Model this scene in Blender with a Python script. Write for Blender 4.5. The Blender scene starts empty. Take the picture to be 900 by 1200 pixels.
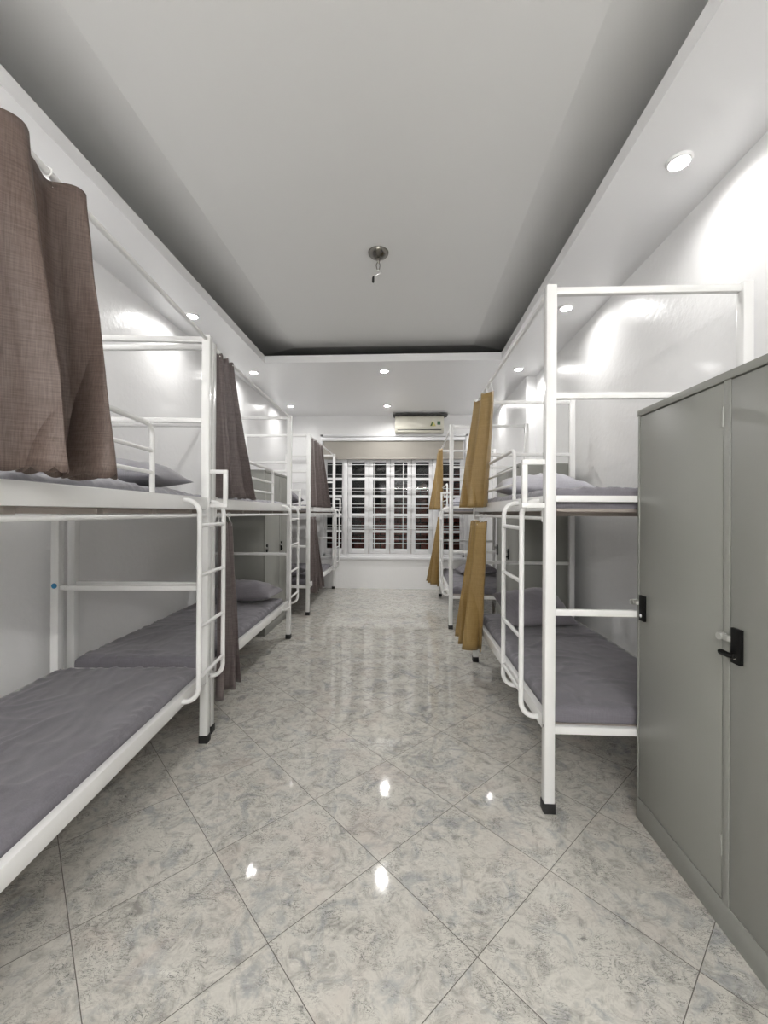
import bpy, bmesh, math, random
from mathutils import Vector, Matrix, noise
R = math.radians
S = bpy.context.scene
COL = S.collection

# ------------------------------------------------------------ camera, world, exposure
CAM_H = 1.471
cam = bpy.data.cameras.new('camera')
camo = bpy.data.objects.new('camera', cam)
COL.objects.link(camo)
camo.location = (0, 0, CAM_H)
camo.rotation_mode = 'QUATERNION'
camo.rotation_quaternion = (Matrix.Rotation(R(3.183), 3, 'Z') @ Matrix.Rotation(R(90.118), 3, 'X') @ Matrix.Rotation(R(0.335), 3, 'Z')).to_quaternion()
cam.sensor_fit = 'HORIZONTAL'
cam.sensor_width = 36
cam.lens = 483.3 / 900 * 36
cam.clip_start = 0.02
S.camera = camo
w = bpy.data.worlds.new('world'); S.world = w; w.use_nodes = True
w.node_tree.nodes['Background'].inputs[0].default_value = (.05, .06, .09, 1)
w.node_tree.nodes['Background'].inputs[1].default_value = 0.12
S.view_settings.view_transform = 'Standard'
S.view_settings.look = 'None'
S.view_settings.gamma = 1
S.view_settings.use_curve_mapping = False
S.view_settings.exposure = 0.16
LAMP = 5.0           # watts of each downlight's beam

FILL_TUBE = 290.0          # emission strength of the unseen fill battens added behind the camera
# ------------------------------------------------------------ materials
def mat(name, col=(.8, .8, .8), rough=.5, metal=0, coat=0, spec=.5, sheen=0):
    m = bpy.data.materials.new(name); m.use_nodes = True
    b = m.node_tree.nodes['Principled BSDF']
    b.inputs['Base Color'].default_value = (*col, 1)
    b.inputs['Roughness'].default_value = rough
    b.inputs['Metallic'].default_value = metal
    b.inputs['Coat Weight'].default_value = coat
    b.inputs['Coat Roughness'].default_value = .12
    b.inputs['Specular IOR Level'].default_value = spec
    b.inputs['Sheen Weight'].default_value = sheen
    return m

class NT:
    def __init__(s, m): s.t = m.node_tree; s.b = s.t.nodes['Principled BSDF']
    def n(s, typ, **kw):
        x = s.t.nodes.new(typ)
        for k, v in kw.items():
            if k in ('inp',):
                for a, b in v.items(): x.inputs[a].default_value = b
            else: setattr(x, k, v)
        return x
    def l(s, a, b): s.t.links.new(a, b)
    def math(s, op, a, b=None, clamp=False):
        x = s.n('ShaderNodeMath', operation=op); x.use_clamp = clamp
        for i, v in enumerate((a, b)):
            if v is None: continue
            if isinstance(v, (int, float)): x.inputs[i].default_value = v
            else: s.l(v, x.inputs[i])
        return x.outputs[0]
    def ramp(s, fac, stops):
        x = s.n('ShaderNodeValToRGB'); e = x.color_ramp.elements
        while len(e) < len(stops): e.new(.5)
        for k, (p, c) in enumerate(stops):
            e[k].position = p; e[k].color = (*c, 1) if len(c) == 3 else c
        s.l(fac, x.inputs[0]); return x.outputs[0]
    def mix(s, fac, a, b, typ='MIX'):
        x = s.n('ShaderNodeMix', data_type='RGBA', blend_type=typ)
        for i, v in ((0, fac), (6, a), (7, b)):
            if isinstance(v, (int, float)): x.inputs[i].default_value = v
            elif isinstance(v, tuple): x.inputs[i].default_value = (*v, 1)
            else: s.l(v, x.inputs[i])
        return x.outputs[2]
    def bump(s, h, strength=.2, dist=.01):
        x = s.n('ShaderNodeBump'); x.inputs['Strength'].default_value = strength; x.inputs['Distance'].default_value = dist
        s.l(h, x.inputs['Height']); s.l(x.outputs[0], s.b.inputs['Normal'])

def wobbly(m, scale, strength, dist=.01, stretch=(1, 1, 1), detail=3):
    t = NT(m); tc = t.n('ShaderNodeTexCoord'); mp = t.n('ShaderNodeMapping'); mp.inputs['Scale'].default_value = stretch
    t.l(tc.outputs['Object'], mp.inputs[0])
    nz = t.n('ShaderNodeTexNoise'); nz.inputs['Scale'].default_value = scale; nz.inputs['Detail'].default_value = detail
    t.l(mp.outputs[0], nz.inputs[0]); t.bump(nz.outputs[0], strength, dist); return t, nz

def m_floor():
    m = mat('marble_tile', rough=.08, spec=.5)
    t = NT(m); tc = t.n('ShaderNodeTexCoord')
    mp = t.n('ShaderNodeMapping', vector_type='POINT'); mp.inputs['Rotation'].default_value = (0, 0, R(-45))
    mp.inputs['Location'].default_value = (-.1515, -.3089, 0)
    t.l(tc.outputs['Object'], mp.inputs[0])
    sx = t.n('ShaderNodeSeparateXYZ'); t.l(mp.outputs[0], sx.inputs[0])
    u = t.math('DIVIDE', sx.outputs[0], .5); v = t.math('DIVIDE', sx.outputs[1], .5)
    fu = t.math('FRACT', u); fv = t.math('FRACT', v)
    du = t.math('MINIMUM', fu, t.math('SUBTRACT', 1, fu)); dv = t.math('MINIMUM', fv, t.math('SUBTRACT', 1, fv))
    d = t.math('MINIMUM', du, dv)
    grout = t.math('LESS_THAN', d, .0028)
    cu = t.n('ShaderNodeCombineXYZ'); t.l(t.math('FLOOR', u), cu.inputs[0]); t.l(t.math('FLOOR', v), cu.inputs[1])
    wn = t.n('ShaderNodeTexWhiteNoise', noise_dimensions='2D'); t.l(cu.outputs[0], wn.inputs['Vector'])
    off = t.n('ShaderNodeVectorMath', operation='SCALE'); off.inputs['Scale'].default_value = 7; t.l(wn.outputs['Color'], off.inputs[0])
    ad = t.n('ShaderNodeVectorMath', operation='ADD'); t.l(tc.outputs['Object'], ad.inputs[0]); t.l(off.outputs[0], ad.inputs[1])
    def nz(scale, detail, dist=0, rough=.5, stretch=None):
        src = ad.outputs[0]
        if stretch:
            q = t.n('ShaderNodeMapping'); q.inputs['Scale'].default_value = stretch; q.inputs['Rotation'].default_value = (0, 0, R(28)); t.l(src, q.inputs[0]); src = q.outputs[0]
        n = t.n('ShaderNodeTexNoise'); n.inputs['Scale'].default_value = scale; n.inputs['Detail'].default_value = detail
        n.inputs['Distortion'].default_value = dist; n.inputs['Roughness'].default_value = rough; t.l(src, n.inputs[0]); return n.outputs[0]
    base = t.ramp(nz(11, 6, 1.6, .66), [(.30, (.36, .355, .33)), (.43, (.56, .548, .505)), (.55, (.70, .69, .635)), (.66, (.61, .60, .555)), (.8, (.50, .49, .45))])
    blue = t.ramp(nz(6.5, 5, 1.2, .68), [(.52, (0, 0, 0)), (.66, (1, 1, 1))])
    c = t.mix(t.math('MULTIPLY', blue, .68), base, (.355, .378, .395))
    pink = t.ramp(nz(4, 3, .6), [(.54, (0, 0, 0)), (.70, (1, 1, 1))])
    c = t.mix(t.math('MULTIPLY', pink, .40), c, (.66, .585, .53))
    light = t.ramp(nz(26, 4, 1.5, .6, (1, 2.2, 1)), [(.56, (0, 0, 0)), (.68, (1, 1, 1))])
    c = t.mix(t.math('MULTIPLY', light, .45), c, (.80, .79, .74))
    # short dark broken veins
    vn = t.math('ABSOLUTE', t.math('SUBTRACT', nz(15, 5, 2.4, .62, (1, 2.0, 1)), .5))
    vein = t.math('SUBTRACT', 1, t.math('DIVIDE', vn, .020), clamp=True)
    msk = t.ramp(nz(9, 4, .8), [(.47, (0, 0, 0)), (.57, (1, 1, 1))])
    c = t.mix(t.math('MULTIPLY', t.math('MULTIPLY', vein, msk), 1.0), c, (.12, .125, .12))
    dk = t.ramp(nz(34, 4, 2.5, .65, (1, 2.6, 1)), [(.60, (0, 0, 0)), (.66, (1, 1, 1))])
    c = t.mix(t.math('MULTIPLY', t.math('MULTIPLY', dk, msk), .7), c, (.24, .25, .25))
    vn2 = t.math('ABSOLUTE', t.math('SUBTRACT', nz(7, 6, 2.2, .65), .5))
    vein2 = t.math('SUBTRACT', 1, t.math('DIVIDE', vn2, .008), clamp=True)
    c = t.mix(t.math('MULTIPLY', vein2, .45), c, (.25, .22, .20))
    c = t.mix(grout, c, (.12, .105, .095))
    c = t.mix(1.0, c, (.84, .83, .82), 'MULTIPLY')
    t.l(c, t.b.inputs['Base Color'])
    rr = t.math('ADD', t.math('MULTIPLY', grout, .5), t.math('MULTIPLY', nz(30, 2), .06)); t.l(t.math('ADD', rr, .02), t.b.inputs['Roughness'])
    t.bump(t.math('SUBTRACT', 1, grout), .25, .002)
    return m

M = {}
M['floor'] = m_floor()
M['wall'] = mat('gloss_wall_paint', (.87, .87, .87), .30, coat=.12); wobbly(M['wall'], 22, .30, .010, detail=5)
M['soffit'] = mat('gloss_soffit_paint', (.84, .84, .845), .30); wobbly(M['soffit'], 4, .06, .01)
M['ceiling'] = mat('matte_ceiling_paint', (.74, .74, .73), .6)
M['white'] = mat('white_powder_coat', (.83, .83, .82), .22, coat=.3)
M['white2'] = mat('white_tube_paint', (.80, .80, .79), .28, coat=.2)
M['rubber'] = mat('black_rubber', (.012, .012, .012), .5)
M['board'] = mat('bed_board', (.34, .30, .27), .6)
M['bolt'] = mat('zinc_bolt', (.35, .34, .33), .4, .9)
M['locker'] = mat('grey_locker_paint', (.265, .268, .245), .35); wobbly(M['locker'], 260, .05, .002, detail=1)
M['seam'] = mat('locker_gap', (.05, .05, .05), .8)
M['black'] = mat('black_plastic', (.004, .004, .004), .5, spec=.15)
M['chrome'] = mat('chrome', (.6, .6, .6), .15, 1)
M['clear'] = mat('translucent_plastic', (.55, .55, .52), .2)
M['clear'].node_tree.nodes['Principled BSDF'].inputs['Transmission Weight'].default_value = .4
M['pvc'] = mat('white_window_frame', (.78, .78, .79), .3)
M['grille'] = mat('white_grille_bar', (.80, .80, .80), .35)
M['blind'] = mat('beige_blind_cloth', (.34, .32, .285), .8)
M['ac'] = mat('cream_ac_plastic', (.70, .68, .59), .35)
M['acdark'] = mat('dark_ac_recess', (.07, .07, .065), .5)
M['green'] = mat('green_sticker', (.05, .14, .07), .5)
M['yellow'] = mat('yellow_sticker', (.62, .58, .18), .5)
M['blue'] = mat('blue_sticker', (.02, .19, .38), .5)
M['darkchrome'] = mat('dark_chrome', (.20, .19, .17), .22, 1)
M['ring'] = mat('downlight_ring', (.85, .85, .85), .3)
m = mat('downlight_lens'); b = m.node_tree.nodes['Principled BSDF']
b.inputs['Emission Color'].default_value = (1, .985, .965, 1); b.inputs['Emission Strength'].default_value = 60
M['lens'] = m
m = mat('fill_tube_lens'); b = m.node_tree.nodes['Principled BSDF']
b.inputs['Emission Color'].default_value = (1, .98, .95, 1); b.inputs['Emission Strength'].default_value = FILL_TUBE
M['tube'] = m
# window glass
m = bpy.data.materials.new('window_glass'); m.use_nodes = True; t = m.node_tree
for n in list(t.nodes):
    if n.type != 'OUTPUT_MATERIAL': t.nodes.remove(n)
tr = t.nodes.new('ShaderNodeBsdfTransparent'); gl = t.nodes.new('ShaderNodeBsdfGlossy'); gl.inputs['Roughness'].default_value = .03
fr = t.nodes.new('ShaderNodeFresnel'); mx = t.nodes.new('ShaderNodeMixShader')
tr.inputs[0].default_value = (.93, .95, .95, 1); gl.inputs['Color'].default_value = (.4, .4, .4, 1)
t.links.new(fr.outputs[0], mx.inputs[0]); t.links.new(tr.outputs[0], mx.inputs[1]); t.links.new(gl.outputs[0], mx.inputs[2])
t.links.new(mx.outputs[0], t.nodes['Material Output'].inputs[0]); M['glass'] = m

def cloth(name, c1, c2, rough, sheen, weave, wstr, slub=0.0, metallic=0):
    m = mat(name, c1, rough, sheen=sheen, metal=metallic); t = NT(m)
    tc = t.n('ShaderNodeTexCoord')
    def st(sc, scale):
        mp = t.n('ShaderNodeMapping'); mp.inputs['Scale'].default_value = sc; t.l(tc.outputs['Object'], mp.inputs[0])
        n = t.n('ShaderNodeTexNoise'); n.inputs['Scale'].default_value = scale; n.inputs['Detail'].default_value = 2; t.l(mp.outputs[0], n.inputs[0]); return n.outputs[0]
    a = st((1, 1, .06), weave); b_ = st((.06, .06, 1), weave)
    h = t.math('ADD', a, b_)
    fac = t.ramp(h, [(.38, (0, 0, 0)), (.62, (1, 1, 1))]) if False else t.math('MULTIPLY', t.math('SUBTRACT', h, .72), 1.8, clamp=True)
    c = t.mix(fac, c1, c2); t.l(c, t.b.inputs['Base Color'])
    t.bump(h, wstr, .003)
    return m
M['brown'] = cloth('brown_satin_curtain', (.085, .061, .052), (.140, .105, .090), .42, .0, 260, .30)
M['brown'].node_tree.nodes['Principled BSDF'].inputs['Specular IOR Level'].default_value = .22
M['brown2'] = cloth('brown_satin_curtain_far', (.085, .066, .064), (.150, .120, .115), .45, .2, 150, .25)
M['gold'] = cloth('gold_satin_curtain', (.27, .175, .060), (.335, .225, .085), .36, .05, 120, .10)
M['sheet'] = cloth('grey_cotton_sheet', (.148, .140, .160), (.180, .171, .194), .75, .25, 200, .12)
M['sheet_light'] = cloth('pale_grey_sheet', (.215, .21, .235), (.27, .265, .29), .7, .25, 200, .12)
M['pillow'] = cloth('grey_cotton_pillowcase', (.155, .145, .163), (.195, .182, .204), .65, .3, 200, .12)
M['pillow_light'] = cloth('pale_lilac_pillowcase', (.42, .415, .46), (.50, .49, .54), .6, .3, 200, .12)
# exterior wall across the alley: dark brick red with a greyer upper left
m = mat('alley_wall', (.1, .05, .04), .7); t = NT(m); tc = t.n('ShaderNodeTexCoord')
br = t.n('ShaderNodeTexBrick'); br.inputs['Scale'].default_value = 1.6; br.inputs['Mortar Size'].default_value = .02
br.inputs['Color1'].default_value = (.45, .09, .06, 1); br.inputs['Color2'].default_value = (.30, .09, .06, 1); br.inputs['Mortar'].default_value = (.08, .04, .03, 1)
mp = t.n('ShaderNodeMapping'); mp.inputs['Rotation'].default_value = (R(90), 0, 0); t.l(tc.outputs['Object'], mp.inputs[0]); t.l(mp.outputs[0], br.inputs[0])
sx = t.n('ShaderNodeSeparateXYZ'); t.l(tc.outputs['Object'], sx.inputs[0])
nz = t.n('ShaderNodeTexNoise'); nz.inputs['Scale'].default_value = 1.1; t.l(tc.outputs['Object'], nz.inputs[0])
k = t.math('ADD', t.math('MULTIPLY', sx.outputs[0], .45), t.math('MULTIPLY', sx.outputs[2], -.75)); k = t.math('ADD', k, nz.outputs[0])
f = t.math('MULTIPLY', t.math('ADD', k, 1.1), 1.5, clamp=True)
t.l(t.mix(f, (.035, .036, .038), br.outputs[0]), t.b.inputs['Base Color']); M['alley'] = m

# ------------------------------------------------------------ mesh helpers
def obj(name, bm, m, parent=None, smooth=True, autos=True):
    bmesh.ops.recalc_face_normals(bm, faces=bm.faces)
    me = bpy.data.meshes.new(name); bm.to_mesh(me); bm.free()
    me.materials.append(M[m] if isinstance(m, str) else m)
    if smooth:
        for p in me.polygons: p.use_smooth = True
        me.set_sharp_from_angle(angle=R(38))
    o = bpy.data.objects.new(name, me); COL.objects.link(o)
    if parent: o.parent = parent
    return o
def tag(o, label, cat, group=None):
    o['label'] = label; o['category'] = cat
    if group: o['group'] = group
    return o
def empty(name, loc=(0, 0, 0), rz=0):
    o = bpy.data.objects.new(name, None); COL.objects.link(o); o.location = loc; o.rotation_euler = (0, 0, rz); o.empty_display_size = .1; return o
def struct(name, bm, m, parent=None, smooth=False):
    o = obj(name, bm, m, parent, smooth)
    if not parent: o['kind'] = 'structure'
    return o
def B(): return bmesh.new()
def box(bm, x0, x1, y0, y1, z0, z1, bev=0):
    r = bmesh.ops.create_cube(bm, size=1)
    vs = r['verts']
    bmesh.ops.scale(bm, vec=(x1 - x0, y1 - y0, z1 - z0), verts=vs)
    bmesh.ops.translate(bm, vec=((x0 + x1) / 2, (y0 + y1) / 2, (z0 + z1) / 2), verts=vs)
    if bev:
        es = list({e for v in vs for e in v.link_edges})
        bmesh.ops.bevel(bm, geom=es, offset=bev, segments=2, affect='EDGES', profile=.5)
def fillet(pts, r, n=7):
    pts = [Vector(p) for p in pts]; out = [pts[0]]
    for i in range(1, len(pts) - 1):
        a, b, c = pts[i - 1], pts[i], pts[i + 1]
        d1 = (a - b).normalized(); d2 = (c - b).normalized()
        rr = min(r, (a - b).length * .95, (c - b).length * .95)
        p1 = b + d1 * rr; p2 = b + d2 * rr
        for k in range(n + 1):
            t = k / n * math.pi / 2
            # quarter ellipse between p1 and p2 around corner b
            out.append(p1 + p2 - b - (p2 - b) * math.cos(t) - (p1 - b) * math.sin(t))
    out.append(pts[-1]); return out
def tube(bm, pts, r, n=10, caps=True, radii=None):
    pts = [Vector(p) for p in pts]
    q = [pts[0]]
    for p in pts[1:]:
        if (p - q[-1]).length > 1e-5: q.append(p)
    pts = q
    rings = []; up = None
    for i, p in enumerate(pts):
        d = (pts[min(i + 1, len(pts) - 1)] - pts[max(i - 1, 0)]).normalized()
        if up is None:
            up = Vector((0, 0, 1)) if abs(d.z) < .9 else Vector((1, 0, 0))
        a = d.cross(up).normalized(); up = a.cross(d).normalized()
        rad = radii[i] if radii else r
        rings.append([bm.verts.new(p + (a * math.cos(k * 2 * math.pi / n) + up * math.sin(k * 2 * math.pi / n)) * rad) for k in range(n)])
    for i in range(len(rings) - 1):
        for k in range(n):
            bm.faces.new((rings[i][k], rings[i][(k + 1) % n], rings[i + 1][(k + 1) % n], rings[i + 1][k]))
    if caps: bm.faces.new(rings[0][::-1]); bm.faces.new(rings[-1])
def lathe(bm, prof, c, n=32, axis='z'):
    rings = []
    for r, z in prof:
        if r < 1e-6: rings.append([bm.verts.new((c[0], c[1], c[2] + z))])
        else: rings.append([bm.verts.new((c[0] + r * math.cos(2 * math.pi * k / n), c[1] + r * math.sin(2 * math.pi * k / n), c[2] + z)) for k in range(n)])
    for a, b_ in zip(rings, rings[1:]):
        for k in range(n):
            j = (k + 1) % n
            vs = [a[0]] if len(a) == 1 else [a[k], a[j]]
            vs += [b_[0]] if len(b_) == 1 else [b_[j], b_[k]]
            if len(vs) > 2: bm.faces.new(vs)

# ------------------------------------------------------------ room shell
XL, XR, YB, YF = -2.36, 1.76, 8.0, -2.2
XR2, YP = 1.63, 5.77           # the right wall steps in past YP
ZS, ZL, ZC = 3.36, 3.45, 3.60  # soffit underside, top of its lip, upper ceiling
TX0, TX1, TY0, TY1 = -1.81, 1.148, -1.2, 5.13   # opening of the tray
bm = B(); box(bm, XL - .15, XR + .15, YF - .15, YB + .2, -.12, 0); struct('floor', bm, 'floor')
bm = B(); box(bm, XL - .15, XL, YF, YB + .2, 0, 3.9); struct('wall_left', bm, 'wall')
bm = B(); box(bm, XR, XR + .15, YF, YP, 0, 3.9); box(bm, XR2, XR + .15, YP, YB + .2, 0, 3.9); struct('wall_right', bm, 'wall')
bm = B(); box(bm, XL - .15, XR + .15, YF - .15, YF, 0, 3.9); struct('wall_front', bm, 'wall')
WX0, WX1, WZ0, WZ1 = -1.64, 1.11, .62, 2.95
bm = B()
box(bm, XL, WX0, YB, YB + .2, 0, 3.9); box(bm, WX1, XR2, YB, YB + .2, 0, 3.9)
box(bm, WX0, WX1, YB, YB + .2, 0, WZ0); box(bm, WX0, WX1, YB, YB + .2, WZ1, 3.9)
struct('wall_back', bm, 'wall')
PX0, PX1, PY0, PY1 = -1.46, .835, -1.5, 5.26      # flat middle of the upper ceiling
bm = B(); rows = []
for k in range(9):
    t = k / 8; o_ = .85 * t; z = ZC + .20 * t
    rows.append([bm.verts.new(p) for p in ((PX0 - o_, PY0 - o_, z), (PX1 + o_, PY0 - o_, z), (PX1 + o_, PY1 + o_, z), (PX0 - o_, PY1 + o_, z))])
bm.faces.new(rows[0])
for a_, b_ in zip(rows, rows[1:]):
    for i in range(4): bm.faces.new((a_[i], a_[(i + 1) % 4], b_[(i + 1) % 4], b_[i]))
top = [bm.verts.new((v.co.x, v.co.y, 4.0)) for v in rows[-1]]
for i in range(4): bm.faces.new((rows[-1][i], rows[-1][(i + 1) % 4], top[(i + 1) % 4], top[i]))
bm.faces.new(top[::-1])
struct('ceiling', bm, 'ceiling')
bm = B(); box(bm, XL - .1, XR + .1, YF - .1, YB + .1, 3.83, 3.95); struct('trim_3', bm, 'ceiling')
# dropped soffit ring with its upturned lip
bm = B(); T = .05
box(bm, XL, TX0, YF, YB, ZS, ZS + .03); box(bm, TX1, XR, YF, YB, ZS, ZS + .03)
box(bm, TX0, TX1, TY1, YB, ZS, ZS + .03); box(bm, TX0, TX1, YF, TY0, ZS, ZS + .03)
struct('trim_1', bm, 'soffit')
bm = B()
box(bm, TX0 - T, TX0, TY0 - T, TY1 + T, ZS + .03, ZL); box(bm, TX1, TX1 + T, TY0 - T, TY1 + T, ZS + .03, ZL)
box(bm, TX0, TX1, TY1, TY1 + T, ZS + .03, ZL); box(bm, TX0, TX1, TY0 - T, TY0, ZS + .03, ZL)
struct('trim_2', bm, 'soffit')
# alley outside
bm = B(); box(bm, -4.5, 4.5, 9.7, 9.85, -1, 5); struct('exterior_wall', bm, 'alley')

# ------------------------------------------------------------ window
win = empty('window_1', (0, YB, 0)); win['kind'] = 'structure'
bm = B(); y0, y1 = .03, .10
box(bm, WX0, WX1, y0, y1, WZ0, WZ0 + .05, .004); box(bm, WX0, WX1, y0, y1, WZ1 - .05, WZ1, .004)
box(bm, WX0, WX0 + .045, y0, y1, WZ0, WZ1, .004); box(bm, WX1 - .045, WX1, y0, y1, WZ0, WZ1, .004)
box(bm, -1.245, -1.165, y0 - .02, y1, WZ0, WZ1, .004); box(bm, .505, .60, y0 - .02, y1, WZ0, WZ1, .004)
obj('window_frame', bm, 'pvc', win)
bm = B(); box(bm, WX0 - .06, WX1 + .06, -.035, .03, WZ0 - .06, WZ0 - .005, .006)
box(bm, WX0 - .06, WX0 - .005, -.012, .0, WZ0, WZ1 + .05, .003); box(bm, WX1 + .005, WX1 + .06, -.012, .0, WZ0, WZ1 + .05, .003)
box(bm, WX0 - .06, WX1 + .06, -.012, .0, WZ1 + .005, WZ1 + .05, .003)
obj('window_sill', bm, 'pvc', win)
def leaf(xa, xb, px0, px1):
    bm = B(); za, zb = WZ0 + .055, WZ1 - .055; a, b_ = .045, .085
    box(bm, xa, px0, a, b_, za, zb, .004); box(bm, px1, xb, a, b_, za, zb, .004)
    zs = [.77, 1.107, 1.43, 1.79, 2.13, 2.46]
    box(bm, px0, px1, a, b_, za, .77, .003); box(bm, px0, px1, a, b_, 2.46, zb, .003)
    for z in zs[1:-1]: box(bm, px0, px1, a, b_, z - .027, z + .027, .003)
    o = obj('casement', bm, 'pvc', win)
    bm = B(); box(bm, px0 - .005, px1 + .005, .062, .068, .76, 2.47); obj('pane', bm, 'glass', o, smooth=False)
    return o
for k in range(4):
    xa = -1.163 + .4165 * k; leaf(xa + .003, xa + .4135, xa + .082, xa + .335)
leaf(WX0 + .047, -1.247, -1.575, -1.275)
leaf(.602, WX1 - .047, .675, 1.02)
bm = B()
for z in (.88, .96, 1.165, 1.225, 1.385, 1.575, 1.64, 1.885, 1.945, 2.22, 2.41):
    box(bm, WX0 + .01, WX1 - .01, .012, .024, z - .005, z + .005)
for x in (-1.42, -.635, -.075, .84): box(bm, x - .006, x + .006, .004, .016, WZ0 + .02, 2.56)
obj('grille', bm, 'grille', win)
bm = B()
for x in (-.74, .10): 
    box(bm, x - .012, x + .012, .03, .045, 1.56, 1.60, .003); box(bm, x - .008, x + .008, .018, .03, 1.50, 1.60, .003)
obj('handle', bm, 'pvc', win)

bl = empty('roller_blind', (0, YB - .03, 0)); tag(bl, 'beige roller blind half drawn across the top of the window', 'blind')
bm = B(); box(bm, -1.66, 1.10, -.045, .015, 2.86, 2.93, .01); obj('headrail', bm, 'pvc', bl)
bm = B(); box(bm, -1.63, 1.07, -.012, -.006, 2.53, 2.87); obj('blind_cloth', bm, 'blind', bl, False)
bm = B(); box(bm, -1.63, 1.07, -.018, .0, 2.505, 2.53, .004); obj('bottom_bar', bm, 'blind', bl)

# ------------------------------------------------------------ air conditioner
ac = empty('air_conditioner', (.225, YB, 3.0)); tag(ac, 'cream wall-mounted air conditioner above the window blind', 'air conditioner')
bm = B()
prof = [(0, .0), (-.13, .0), (-.165, .03), (-.20, .10), (-.205, .28), (-.19, .30), (0, .30)]
W = .46
va = [bm.verts.new((-W, y, z)) for y, z in prof]; vb = [bm.verts.new((W, y, z)) for y, z in prof]
for i in range(len(prof)): j = (i + 1) % len(prof); bm.faces.new((va[i], va[j], vb[j], vb[i]))
bm.faces.new(va); bm.faces.new(vb)
bmesh.ops.bevel(bm, geom=[e for e in bm.edges], offset=.008, segments=2, affect='EDGES')
obj('casing', bm, 'ac', ac)
bm = B(); box(bm, -W + .03, W - .03, -.1995, -.188, .085, .27, .004); obj('front_panel', bm, 'ac', ac)
bm = B(); box(bm, -W + .05, W - .05, -.185, -.135, .012, .035, .006); obj('air_flap', bm, 'ac', ac)
bm = B(); box(bm, -W + .045, W - .045, -.196, -.15, .040, .052, .003); obj('air_outlet', bm, 'acdark', ac)
bm = B(); box(bm, -.50, .53, -.24, -.02, .315, .33, .003)
for k in range(14): box(bm, -.48 + k * .072, -.44 + k * .072, -.20, -.03, .302, .315)
obj('dark_top_plate', bm, 'acdark', ac)  # dark slatted plate put in for the dark recess above the casing
bm = B(); vs = [bm.verts.new(p) for p in ((.20, -.2065, .11), (.31, -.2065, .11), (.26, -.2065, .20), (.235, -.2065, .20))]; bm.faces.new(vs)
r = bmesh.ops.extrude_face_region(bm, geom=bm.faces[:]); bmesh.ops.translate(bm, vec=(0, .004, 0), verts=[v for v in r['geom'] if isinstance(v, bmesh.types.BMVert)])
s = obj('sticker', bm, 'yellow', ac, False); s['label'] = 'yellow triangular sticker'
bm = B(); vs = [bm.verts.new(p) for p in ((.205, -.2085, .115), (.235, -.2085, .115), (.255, -.2085, .17), (.24, -.2085, .185))]; bm.faces.new(vs)
r = bmesh.ops.extrude_face_region(bm, geom=bm.faces[:]); bmesh.ops.translate(bm, vec=(0, .004, 0), verts=[v for v in r['geom'] if isinstance(v, bmesh.types.BMVert)])
obj('sticker_mark', bm, 'green', s, False)
bm = B(); box(bm, .335, .395, -.2085, -.204, .135, .20); s = obj('sticker', bm, 'green', ac, False); s['label'] = 'green square sticker'

# ------------------------------------------------------------ downlights
G = 'round recessed ceiling downlights'
def downlight(x, y, label, power=1.0):
    d = empty('downlight', (x, y, ZS)); tag(d, label, 'ceiling light', G)
    bm = B(); lathe(bm, [(.0465, -.014), (.050, -.017), (.058, -.014), (.064, 0), (.0465, 0), (.0465, -.014)], (0, 0, 0)); obj('trim_ring', bm, 'ring', d)
    bm = B(); lathe(bm, [(0, -.003), (.0455, -.003), (.0455, .0), (0, .0)], (0, 0, 0)); obj('diffuser', bm, 'lens', d)
    la = bpy.data.lights.new('bulb', 'AREA'); la.shape = 'DISK'; la.size = .085; la.energy = LAMP * power; la.spread = R(165); la.color = (1, .985, .965)
    lo = bpy.data.objects.new('bulb', la); COL.objects.link(lo); lo.parent = d; lo.location = (0, 0, -.006)
wd = {2.28: 'nearest in view, above the bunk by the big grey locker', 3.85: 'second along, above the far end of the nearest right bunk',
      5.45: 'third along, near the step in the wall', 7.2: 'farthest, near the window wall', .7: 'above the big grey locker', -.9: 'at the camera end'}
for y in (-.9, .7, 2.28, 3.85, 5.45, 7.2):
    if y > 0: downlight(1.44, y, 'round downlight in right-hand soffit, ' + wd[y])
wl = {2.28: 'hidden above the near brown curtain', 3.85: 'above the gap between the first two bunks', 5.45: 'above the locker between the bunks', 7.2: 'farthest, beside the window wall', .7: 'above the near end of the first bunk'}
for y in (.7, 2.28, 3.85, 5.45, 7.2): downlight(-2.07, y, 'round downlight in left-hand soffit, ' + wl[y])
downlight(-.31, 5.45, 'white round downlight in middle of end soffit, nearer the tray ceiling', 4.2)
downlight(-.36, 7.23, 'white round downlight in middle of end soffit, nearer the air conditioner', 3.6)
downlight(-.31, -1.7, 'unseen white round downlight added in the soffit behind the camera', 3.6)  # out of view, added for more light at the camera end

# ------------------------------------------------------------ unseen batten lamps added behind the camera to brighten the near end
for x, lb in ((-.95, 'added fill lamp, unseen white tube batten behind the camera, left of the other'), (.45, 'added fill lamp, unseen white tube batten behind the camera, right of the other')):
    d = empty('fill_batten', (x, YF, 2.55)); tag(d, lb, 'fill lamp', 'added fill battens on the front wall')
    bm = B(); box(bm, -.62, .62, 0, .04, -.03, .03, .006); box(bm, -.62, -.60, .04, .075, -.025, .025, .004); box(bm, .60, .62, .04, .075, -.025, .025, .004); obj('fill_body', bm, 'ring', d)
    bm = B(); tube(bm, [(-.60, .062, 0), (.60, .062, 0)], .014, 16); obj('fill_tube', bm, 'tube', d)
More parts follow.
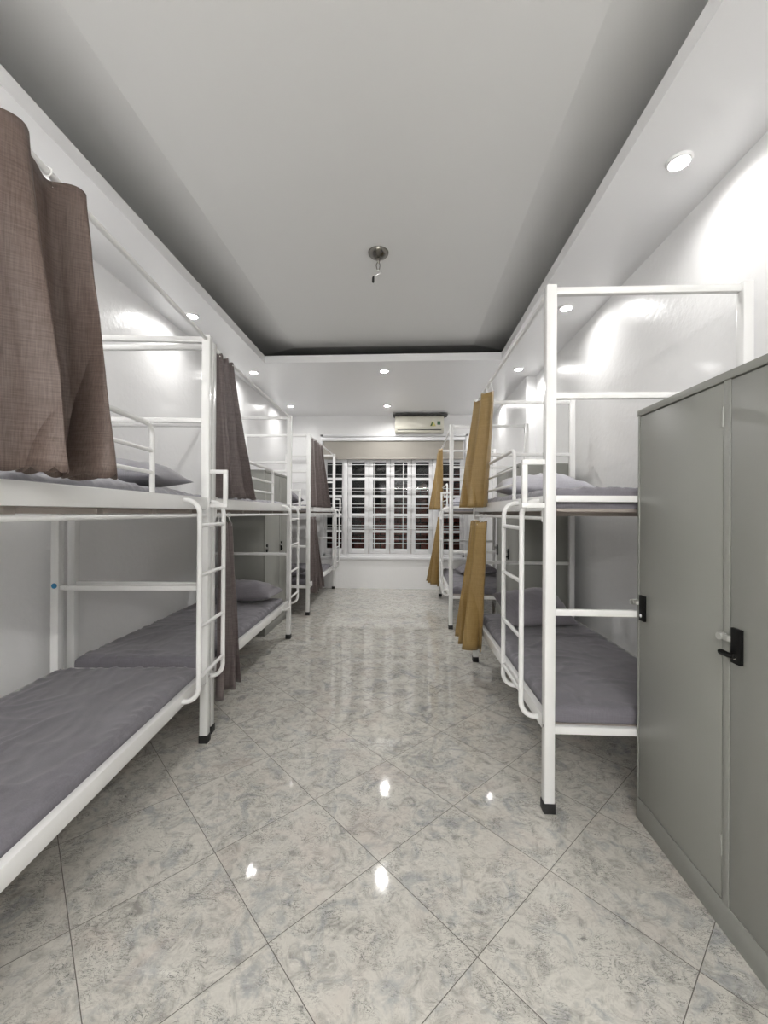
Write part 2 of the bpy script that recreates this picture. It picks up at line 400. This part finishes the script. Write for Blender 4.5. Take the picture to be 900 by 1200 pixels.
# ------------------------------------------------------------ ceiling hook
hk = empty('ceiling_hook', (-.245, 3.36, ZC)); tag(hk, 'dark chrome ceiling canopy with a hook and bare wire in the tray ceiling', 'ceiling hook')
bm = B(); lathe(bm, [(0, -.052), (.018, -.052), (.035, -.046), (.065, -.030), (.082, -.012), (.084, 0), (0, 0)], (0, 0, 0)); obj('canopy', bm, 'darkchrome', hk)
bm = B(); lathe(bm, [(0, -.082), (.010, -.080), (.014, -.070), (.016, -.052), (0, -.052)], (0, 0, 0), 16)
tube(bm, fillet([(-.004, 0, -.075), (-.018, 0, -.10), (-.012, 0, -.135), (0, 0, -.15), (.010, 0, -.135), (.013, 0, -.10), (.004, 0, -.075)], .01, 4), .0035, 8)
obj('hook', bm, 'darkchrome', hk)
bm = B(); tube(bm, fillet([(.0, 0, -.147), (.024, 0, -.148), (.020, 0, -.175), (-.01, 0, -.182), (-.036, 0, -.19), (-.04, 0, -.21)], .02, 5), .003, 8)
wv = obj('wire', bm, 'chrome', hk)
bm = B(); tube(bm, [(-.038, 0, -.195), (-.041, 0, -.205), (-.042, 0, -.238), (-.041, 0, -.247)], .009, 10, radii=[.006, .010, .010, .006]); obj('plug', bm, 'rubber', wv)

# ------------------------------------------------------------ bunk beds
BW, BL, HP = .93, 2.06, 2.60
def bunk(label, loc, rz, lad=(0.0, -.385)):
    root = empty('bunk_bed', loc, rz); tag(root, label, 'bunk bed', 'white metal canopy bunk beds')
    P = .025
    for px, py in ((0, 0), (-BW, 0), (0, -BL), (-BW, -BL)):
        bm = B(); box(bm, px - P, px + P, py - P, py + P, .045, HP, .004); l = obj('post', bm, 'white', root)
        bm = B(); box(bm, px - P - .004, px + P + .004, py - P - .004, py + P + .004, 0, .05, .004); obj('rubber_foot', bm, 'rubber', l)
        sg = 1 if px == 0 else -1
        for z in (.42, 1.525):
            bm = B(); tube(bm, [(px + sg * P, py, z), (px + sg * (P + .006), py, z)], .008, 8); obj('bolt', bm, 'bolt', l)
    for z0, z1 in ((.385, .455), (1.485, 1.562)):
        for x in (0, -BW):
            bm = B(); box(bm, x - .018, x + .018, -BL + P, -P, z0, z1, .004)
            s = 1 if x == 0 else -1
            o = obj('side_rail', bm, 'white', root)
    for y in (0, -BL):
        for z0, z1 in ((.386, .423), (.968, 1.0), (1.53, 1.562), (2.04, 2.07), (2.555, 2.59)):
            bm = B(); box(bm, -BW + P, -P, y - .014, y + .014, z0, z1, .003); obj('end_bar', bm, 'white', root)
    bm = B(); tube(bm, [(0, -P, 2.575), (0, -BL + P, 2.575)], .0125, 12); obj('canopy_rod', bm, 'white2', root)
    bm = B(); tube(bm, [(.012, -.0, 1.448), (.012, -BL, 1.448)], .010, 12)
    for y in (-.03, -BL + .03): box(bm, -.012, .026, y - .008, y + .008, 1.43, 1.49)
    obj('curtain_rod', bm, 'white2', root)
    for z in (.412, 1.49):
        bm = B()
        box(bm, -BW + .02, -.02, -BL + .03, -.03, z - .008, z + .008)
        for k in range(5): box(bm, -BW + .02, -.02, -.2 - k * .41, -.16 - k * .41, z - .03, z - .008)
        obj('bed_board', bm, 'board', root)
    # guard rail
    bm = B(); g0, g1 = -.65, -1.97
    tube(bm, fillet([(0, g0, 1.555), (0, g0, 1.89), (0, g1, 1.89), (0, g1, 1.555)], .06), .0125, 12)
    for z in (1.66, 1.765): tube(bm, [(0, g0, z), (0, g1, z)], .0095, 10)
    g = obj('guard_rail', bm, 'white2', root)
    # ladder
    ld = B()
    ya, yb = lad
    for y in (ya, yb):
        tube(ld, fillet([(.016, y, 1.535), (.105, y, 1.535), (.105, y, .415), (.016, y, .415)], .075, 9), .0135, 12)
    lo = obj('ladder', ld, 'white2', root)
    for z in (1.395, 1.115, .825, .545):
        bm = B(); tube(bm, [(.105, ya, z), (.105, yb, z)], .0115, 10); obj('rung', bm, 'white2', lo)
    # square bracket beside the ladder post
    bm = B(); q = .0125
    box(bm, P, .135, -q, q, 1.715, 1.74, .002); box(bm, P, .135, -q, q, 1.50, 1.525, .002); box(bm, .11, .135, -q, q, 1.525, 1.715, .002)
    obj('bracket', bm, 'white', root)
    return root
LY = {}
BEDS = dict(L1=((-1.285, 2.576, 0), R(4.8), (.018, -.352)), L2=((-1.373, 4.748, 0), R(1.7), (0, -.36)), L3=((-1.41, 7.90, 0), 0, (0, -.36)),
            R1=((.706, 2.09, 0), R(180.5), (-.105, -.49)), R2=((.562, 5.29, 0), R(179), (-.06, -.44)))
lab = dict(L1='white metal bunk bed nearest on the left, behind the wide brown curtain', L2='white metal bunk bed second on the left, backed by a grey locker',
           L3='white metal bunk bed farthest on the left, beside the window', R1='white metal bunk bed nearest on the right, behind the big grey locker',
           R2='white metal bunk bed farthest on the right, beyond the mustard curtains')
beds = {k: bunk(lab[k], *v) for k, v in BEDS.items()}
bm = B(); tube(bm, [(-BW, -.0255, 1.0), (-BW, -.028, 1.0)], .017, 16); s = obj('sticker', bm, 'blue', beds['L1']); s['label'] = 'round blue sticker'

def place(o, bed):
    o.location = BEDS[bed][0]; o.rotation_euler = (0, 0, BEDS[bed][1]); return o
def place_at(o, bed, x, y, z, rz=0, rx=0, ry=0):
    l, a, _ = BEDS[bed]; ca, sa = math.cos(a), math.sin(a)
    o.location = (l[0] + x * ca - y * sa, l[1] + x * sa + y * ca, z); o.rotation_euler = (rx, ry, a + rz); return o

# ------------------------------------------------------------ mattresses
def mattress(bed, z, label, x0=-.885, x1=-.03, y0=-1.97, y1=-.12, T=.075, amp=.010, seed=0, m='sheet', hem=.012):
    bm = B(); r = .035
    def samples(a, b, n):
        s = [0, .002, .008, .018, r]; mid = [r + (b - a - 2 * r) * k / n for k in range(1, n)]
        return [a + q for q in s] + [a + q for q in mid] + [b - q for q in reversed(s)]
    xs = samples(x0, x1, 56); ys = samples(y0, y1, 120)
    rc = random.Random(seed * 7 + 1); cr = []
    for k in range(14):
        an = rc.choice([0, 0, math.pi / 2, rc.uniform(0, 3.14), rc.uniform(.5, 1.1)])
        cr.append((rc.uniform(x0, x1), rc.uniform(y0, y1), math.cos(an), math.sin(an), rc.uniform(.12, .38), rc.uniform(.010, .018), rc.uniform(.007, .013)))
    def crease(x, y):
        s_ = 0
        for cx, cy, dx, dy, L, wd, hh in cr:
            u = (x - cx) * dx + (y - cy) * dy; v = -(x - cx) * dy + (y - cy) * dx + .012 * math.sin(u * 17 + cx * 9)
            if abs(u) < L and abs(v) < wd * 3: s_ += hh * math.exp(-(v / wd) ** 2) * (1 - (u / L) ** 2)
        return s_
    def h(x, y):
        d = min(x - x0, x1 - x, y - y0, y1 - y); e = T if d >= r else T * (.45 + .55 * math.sqrt(max(0, 1 - (1 - d / r) ** 2)))
        p = Vector((x * 2.2 + seed * 3.1, y * 2.2 + seed, seed * .7))
        n1 = noise.noise(p * .9)
        n2 = 1 - abs(noise.noise(Vector((x * 3.2 + y * 1.6 + seed, y * 3.0 - x * 1.4, seed + 4)))) * 2
        n3 = 1 - abs(noise.noise(Vector((x * 9 + seed * 2, y * 4.5, seed + 9)))) * 2
        n4 = noise.noise(Vector((x * 7 + seed, y * 12, seed))) * max(0, noise.noise(Vector((x * 2, y * 2.5, seed + 20))) + .3)
        edge = min(1, d / .12)
        side = max(0, 1 - d / .10) * (noise.noise(Vector((x * 16, y * 24, seed))) * .016 + noise.noise(Vector((x * 50, y * 50, seed))) * .006)
        return e + amp * (n1 * .8 + max(0, n2) ** 5 * .45 * (.4 + edge) + max(0, n3) ** 4 * .5 + n4 * .5) + side - amp * .3 + crease(x, y) * edge
    g = [[bm.verts.new((x, y, h(x, y))) for x in xs] for y in ys]
    for j in range(len(ys) - 1):
        for i in range(len(xs) - 1): bm.faces.new((g[j][i], g[j][i + 1], g[j + 1][i + 1], g[j + 1][i]))
    # sides
    ring = [g[0][i] for i in range(len(xs))] + [g[j][-1] for j in range(1, len(ys))] + [g[-1][i] for i in range(len(xs) - 2, -1, -1)] + [g[j][0] for j in range(len(ys) - 2, 0, -1)]
    low = [bm.verts.new((v.co.x + hem * .4 * noise.noise(v.co * 14), v.co.y + hem * .4 * noise.noise(v.co * 13), 0)) for v in ring]
    n = len(ring)
    for k in range(n): bm.faces.new((ring[k], ring[(k + 1) % n], low[(k + 1) % n], low[k]))
    bm.faces.new(low[::-1])
    o = obj('mattress', bm, m); o.data.set_sharp_from_angle(angle=R(80))
    tag(o, label, 'mattress', 'grey sheeted bunk mattresses')
    l, a, _ = BEDS[bed]; o.location = (l[0], l[1], z); o.rotation_euler = (0, 0, a); return o
ZLO, ZUP = .4245, 1.499
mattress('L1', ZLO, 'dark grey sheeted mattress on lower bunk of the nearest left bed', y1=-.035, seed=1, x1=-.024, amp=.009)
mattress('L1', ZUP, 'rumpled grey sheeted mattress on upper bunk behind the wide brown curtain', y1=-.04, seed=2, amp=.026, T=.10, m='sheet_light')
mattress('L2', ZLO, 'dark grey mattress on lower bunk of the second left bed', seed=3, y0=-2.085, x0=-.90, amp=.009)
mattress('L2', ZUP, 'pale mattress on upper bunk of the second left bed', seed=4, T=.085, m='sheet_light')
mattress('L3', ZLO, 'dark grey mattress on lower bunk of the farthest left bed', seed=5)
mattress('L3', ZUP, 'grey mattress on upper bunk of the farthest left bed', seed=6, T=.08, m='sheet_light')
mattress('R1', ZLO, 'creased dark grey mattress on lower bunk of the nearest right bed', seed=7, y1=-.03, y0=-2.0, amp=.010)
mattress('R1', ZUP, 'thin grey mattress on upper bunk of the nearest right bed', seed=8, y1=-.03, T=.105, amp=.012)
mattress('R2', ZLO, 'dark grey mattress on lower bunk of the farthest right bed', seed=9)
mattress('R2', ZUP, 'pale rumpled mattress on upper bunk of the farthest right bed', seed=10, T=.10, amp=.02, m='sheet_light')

# ------------------------------------------------------------ pillows
def pillow(bed, x, y, z, label, rz=0, rx=0, ry=0, W=.62, D=.42, T=.075, m='pillow', seed=0):
    bm = B(); n, k = 30, 22; top = []; bot = []
    for j in range(k + 1):
        v = -1 + 2 * j / k; v = math.sin(v * math.pi / 2); rt = []; rb = []
        for i in range(n + 1):
            u = -1 + 2 * i / n; u = math.sin(u * math.pi / 2)
            px = u * W / 2 * (1 - .07 * (1 - v * v)); py = v * D / 2 * (1 - .07 * (1 - u * u))
            hh = T * (max(0, 1 - abs(u) ** 2.6) ** .55) * (max(0, 1 - abs(v) ** 2.6) ** .55)
            cr = (1 - abs(noise.noise(Vector((px * 9 + seed, py * 6 + seed * 2, seed)))) * 2) ** 3 * .014 + noise.noise(Vector((px * 4, py * 4, seed + 3))) * .02
            f = min(1, hh / T * 2)
            rt.append(bm.verts.new((px, py, hh + cr * f)))
            rb.append(rt[-1] if (i in (0, n) or j in (0, k)) else bm.verts.new((px, py, -hh * .55)))
        top.append(rt); bot.append(rb)
    for j in range(k):
        for i in range(n):
            bm.faces.new((top[j][i], top[j][i + 1], top[j + 1][i + 1], top[j + 1][i]))
            bm.faces.new((bot[j][i], bot[j + 1][i], bot[j + 1][i + 1], bot[j][i + 1]))
    o = obj('pillow', bm, m); o.data.set_sharp_from_angle(angle=R(100))
    tag(o, label, 'pillow', 'grey pillows on the bunks')
    return place_at(o, bed, x, y, z, rz, rx, ry)
ZL1 = ZLO + .088; ZU1 = ZUP + .095
pillow('L1', -.46, -.28, ZU1 + .065, 'grey pillow on upper bunk beside the near brown curtain', rz=R(3), m='sheet_light', seed=1, W=.80, D=.50, T=.105)
pillow('L2', -.40, -.32, ZL1 + .07, 'plump grey pillow on lower bunk in front of the locker side', rz=R(-4), seed=2, W=.72, D=.44, T=.135)
pillow('L3', -.50, -1.75, ZU1 + .065, 'dark grey pillow on upper bunk of the farthest left bed', seed=3, T=.12)
pillow('L3', -.45, -1.72, ZL1 + .055, 'dark grey pillow on lower bunk of the farthest left bed', seed=4, T=.10)
pillow('R1', -.42, -1.60, ZL1 + .125, 'crumpled grey pillow propped on lower bunk of the nearest right bed', rz=R(8), rx=R(-24), seed=5, W=.60, D=.46, T=.13)
pillow('R1', -.46, -1.55, ZU1 + .092, 'pale lilac pillow on upper bunk behind the nearest right ladder', rz=R(-3), m='pillow_light', seed=6, W=.74, D=.46, T=.125)
pillow('R2', -.52, -1.3, ZL1 + .055, 'dark grey pillow on lower bunk behind the lower mustard curtain', seed=7, rz=R(10), T=.10)
pillow('R2', -.45, -1.60, ZU1 + .06, 'white pillow on upper bunk of the farthest right bed', m='pillow_light', seed=8, T=.10)

# ------------------------------------------------------------ curtains
def curtain(bed, label, group, top, bot, z0, z1, folds, amp=(.02, .05), m='brown', seed=0, scallop=0, n=160, xo=0.03, xb=None, edge_drop=0.0, rings=4, zrod=2.575, xrod=0.0, xb1=None):
    """top=(ya,yb) run of the gathered heading, bot=(ya,yb) run of the hem, local to the bed."""
    root = empty('curtain'); tag(root, label, 'curtain', group); place(root, bed)
    bm = B(); rnd = random.Random(seed); K = 26; xb = xo if xb is None else xb; xb1 = xb if xb1 is None else xb1
    ph = [rnd.uniform(0, 6.28) for _ in range(6)]
    def warp(u): return u + .035 * math.sin(5.1 * u + ph[0]) + .02 * math.sin(11 * u + ph[1])
    rows = []
    for j in range(K + 1):
        t = j / K; row = []
        for i in range(n + 1):
            u = i / n; uu = warp(u)
            e = t ** 1.15
            y = (top[0] * (1 - u) + top[1] * u) * (1 - e) + (bot[0] * (1 - u) + bot[1] * u) * e
            a = amp[0] * (1 - e) + amp[1] * e
            phs = uu * folds * 2 * math.pi + ph[2] + .5 * math.sin(3 * t + ph[3]) * t
            wv = math.sin(phs); wv = math.copysign(abs(wv) ** .75, wv)
            x = xo * (1 - e) + (xb * (1 - u) + xb1 * u) * e + a * wv + a * .3 * math.sin(phs * 1.7 + ph[4]) + .006 * noise.noise(Vector((u * 9, t * 5, seed)))
            y += a * .7 * math.cos(phs) * (.35 + e)
            z = z1 + (z0 - z1) * t
            if edge_drop: z -= edge_drop * (u ** 2) * (1 - t)
            z += (1 - t) * .008 * math.sin(phs * 2)
            if scallop and t > .9: z -= (abs(math.sin(u * scallop * math.pi)) - .5) * .016 * (t - .9) * 10
            row.append(bm.verts.new((x, y, z)))
        rows.append(row)
    for a_, b_ in zip(rows, rows[1:]):
        for i in range(n): bm.faces.new((a_[i], a_[i + 1], b_[i + 1], b_[i]))
    topz = [v.co.copy() for v in rows[0]]
    o = obj('curtain_cloth', bm, m, root); o.data.set_sharp_from_angle(angle=R(180))
    md = o.modifiers.new('thickness', 'SOLIDIFY'); md.thickness = .0025
    for k in range(rings):
        c = topz[int((k + .5) / rings * n)]
        bm = B(); pts = [(xrod + .016 * math.sin(q / 10 * 6.283), c.y, zrod + .016 * math.cos(q / 10 * 6.283)) for q in range(11)]
        tube(bm, pts, .003, 6, caps=False)
        tube(bm, [(xrod, c.y, zrod - .016), (c.x, c.y, c.z - .02)], .004, 6)
        obj('curtain_hook', bm, 'white2', root)
    return root
GB, GG = 'brown bunk curtains', 'mustard bunk curtains'
curtain('L1', 'wide shimmering brown curtain with scalloped hem, nearest on the left', GB, (-2.02, -1.15), (-2.02, -1.17), 1.585, 2.545, 3.3, (.038, .085), 'brown', 3, scallop=24, n=320, xo=.04, xb=.115, rings=8)
curtain('L2', 'brown curtain gathered on upper bunk behind the first left post', GB, (-2.01, -1.76), (-2.02, -1.42), 1.575, 2.56, 2.6, (.016, .05), 'brown2', 5, scallop=9, xo=.02, xb=.05)
curtain('L2', 'brown curtain gathered on lower bunk behind the near left ladder', GB, (-1.99, -1.74), (-2.0, -1.62), .19, 1.395, 2.6, (.016, .045), 'brown2', 8, xo=.015, xb=.035, zrod=1.448, xrod=.012, rings=3)
curtain('L3', 'brown curtain gathered on upper bunk of the farthest left bed', GB, (-1.97, -1.25), (-2.0, -.78), 1.55, 2.55, 4.2, (.016, .045), 'brown2', 11, xo=.02, xb=.045)
curtain('L3', 'brown curtain gathered on lower bunk of the farthest left bed', GB, (-1.98, -1.65), (-1.98, -1.15), .27, 1.40, 4.2, (.016, .05), 'brown2', 12, xo=.01, xb=.03, zrod=1.448, xrod=.012, rings=3)
curtain('R1', 'mustard curtain gathered on upper bunk at far end of the nearest right bed', GG, (-1.99, -1.30), (-2.02, -1.46), 1.525, 2.53, 2.3, (.034, .062), 'gold', 14, xo=.02, xb=.13, xb1=.06, edge_drop=.06, rings=4)
curtain('R1', 'mustard curtain gathered on lower bunk of the nearest right bed', GG, (-1.99, -1.42), (-2.02, -1.62), .24, 1.40, 2.3, (.034, .072), 'gold', 16, xo=.045, xb=.15, xb1=.085, zrod=1.448, xrod=.012, rings=3)
curtain('R2', 'mustard curtain gathered on upper bunk of the farthest right bed', GG, (-1.98, -1.45), (-2.0, -1.50), 1.53, 2.53, 2.4, (.030, .055), 'gold', 18, xo=.035, xb=.16, xb1=.03, rings=3)
curtain('R2', 'mustard curtain gathered on lower bunk of the farthest right bed', GG, (-1.98, -1.50), (-2.0, -1.55), .27, 1.40, 2.6, (.030, .065), 'gold', 19, xo=.03, xb=.20, xb1=.06, zrod=1.448, xrod=.012, rings=3)

# ------------------------------------------------------------ lockers
def locker(label, x, y, rz, Wd=1.08, D=.48, HT=1.975):
    """front face on local x=0 looking to -x; runs from local y=0 back to -Wd."""
    root = empty('locker', (x, y, 0), rz); tag(root, label, 'locker', 'grey steel two-door lockers')
    bm = B(); f = .0
    box(bm, .018, D, -Wd, 0, .0, HT, .003)
    for ya, yb in ((-.016, 0), (-.5755, -.5445), (-Wd, -Wd + .016)): box(bm, 0, .02, ya, yb, .10, HT - .025, .002)
    box(bm, 0, .02, -Wd, 0, 0, .105, .002); box(bm, -.004, .02, -Wd, 0, HT - .03, HT, .002)
    obj('cabinet', bm, 'locker', root)
    for k, (ya, yb) in enumerate(((-.541, -.0185), (-Wd + .019, -.579))):
        bm = B(); box(bm, .0015, .02, ya, yb, .108, HT - .034, .002); d = obj('door', bm, 'locker', root)
        for z in (.30, 1.82):
            bm = B(); tube(bm, [(.0, ya - .0015, z - .035), (.0, ya - .0015, z + .035)], .0045, 8); obj('hinge', bm, 'locker', d)
        yc = yb - .035
        bm = B(); box(bm, -.010, .002, yc - .021, yc + .021, .965, 1.085, .002); p = obj('lock_plate', bm, 'black', d)
        bm = B(); tube(bm, [(-.009, yc, .990), (-.013, yc, .990)], .009, 14); obj('keyhole', bm, 'chrome', p)
        if k == 1:
            bm = B(); tube(bm, [(-.014, yc + .002, .990), (-.020, yc + .02, .991), (-.022, yc + .05, .993), (-.022, yc + .056, .993)], .009, 10, radii=[.008, .009, .010, .006]); obj('lever', bm, 'black', p)
        ys = yb + .012
        bm = B(); box(bm, -.020, -.004, yc + .02, ys + .002, 1.035, 1.055, .003)
        tube(bm, [(-.026, ys + .008, 1.045), (-.002, ys + .008, 1.045)], .013, 16); obj('hasp', bm, 'clear', d)
    return root
locker('big grey steel locker in the right foreground', 1.122, 2.075, 0)
locker('grey steel locker standing between the two right bunk beds', 1.122, 5.232, R(0), Wd=1.035)
locker('grey steel locker standing between the second and third left bunk beds', -1.672, 4.80, R(180), Wd=.92)
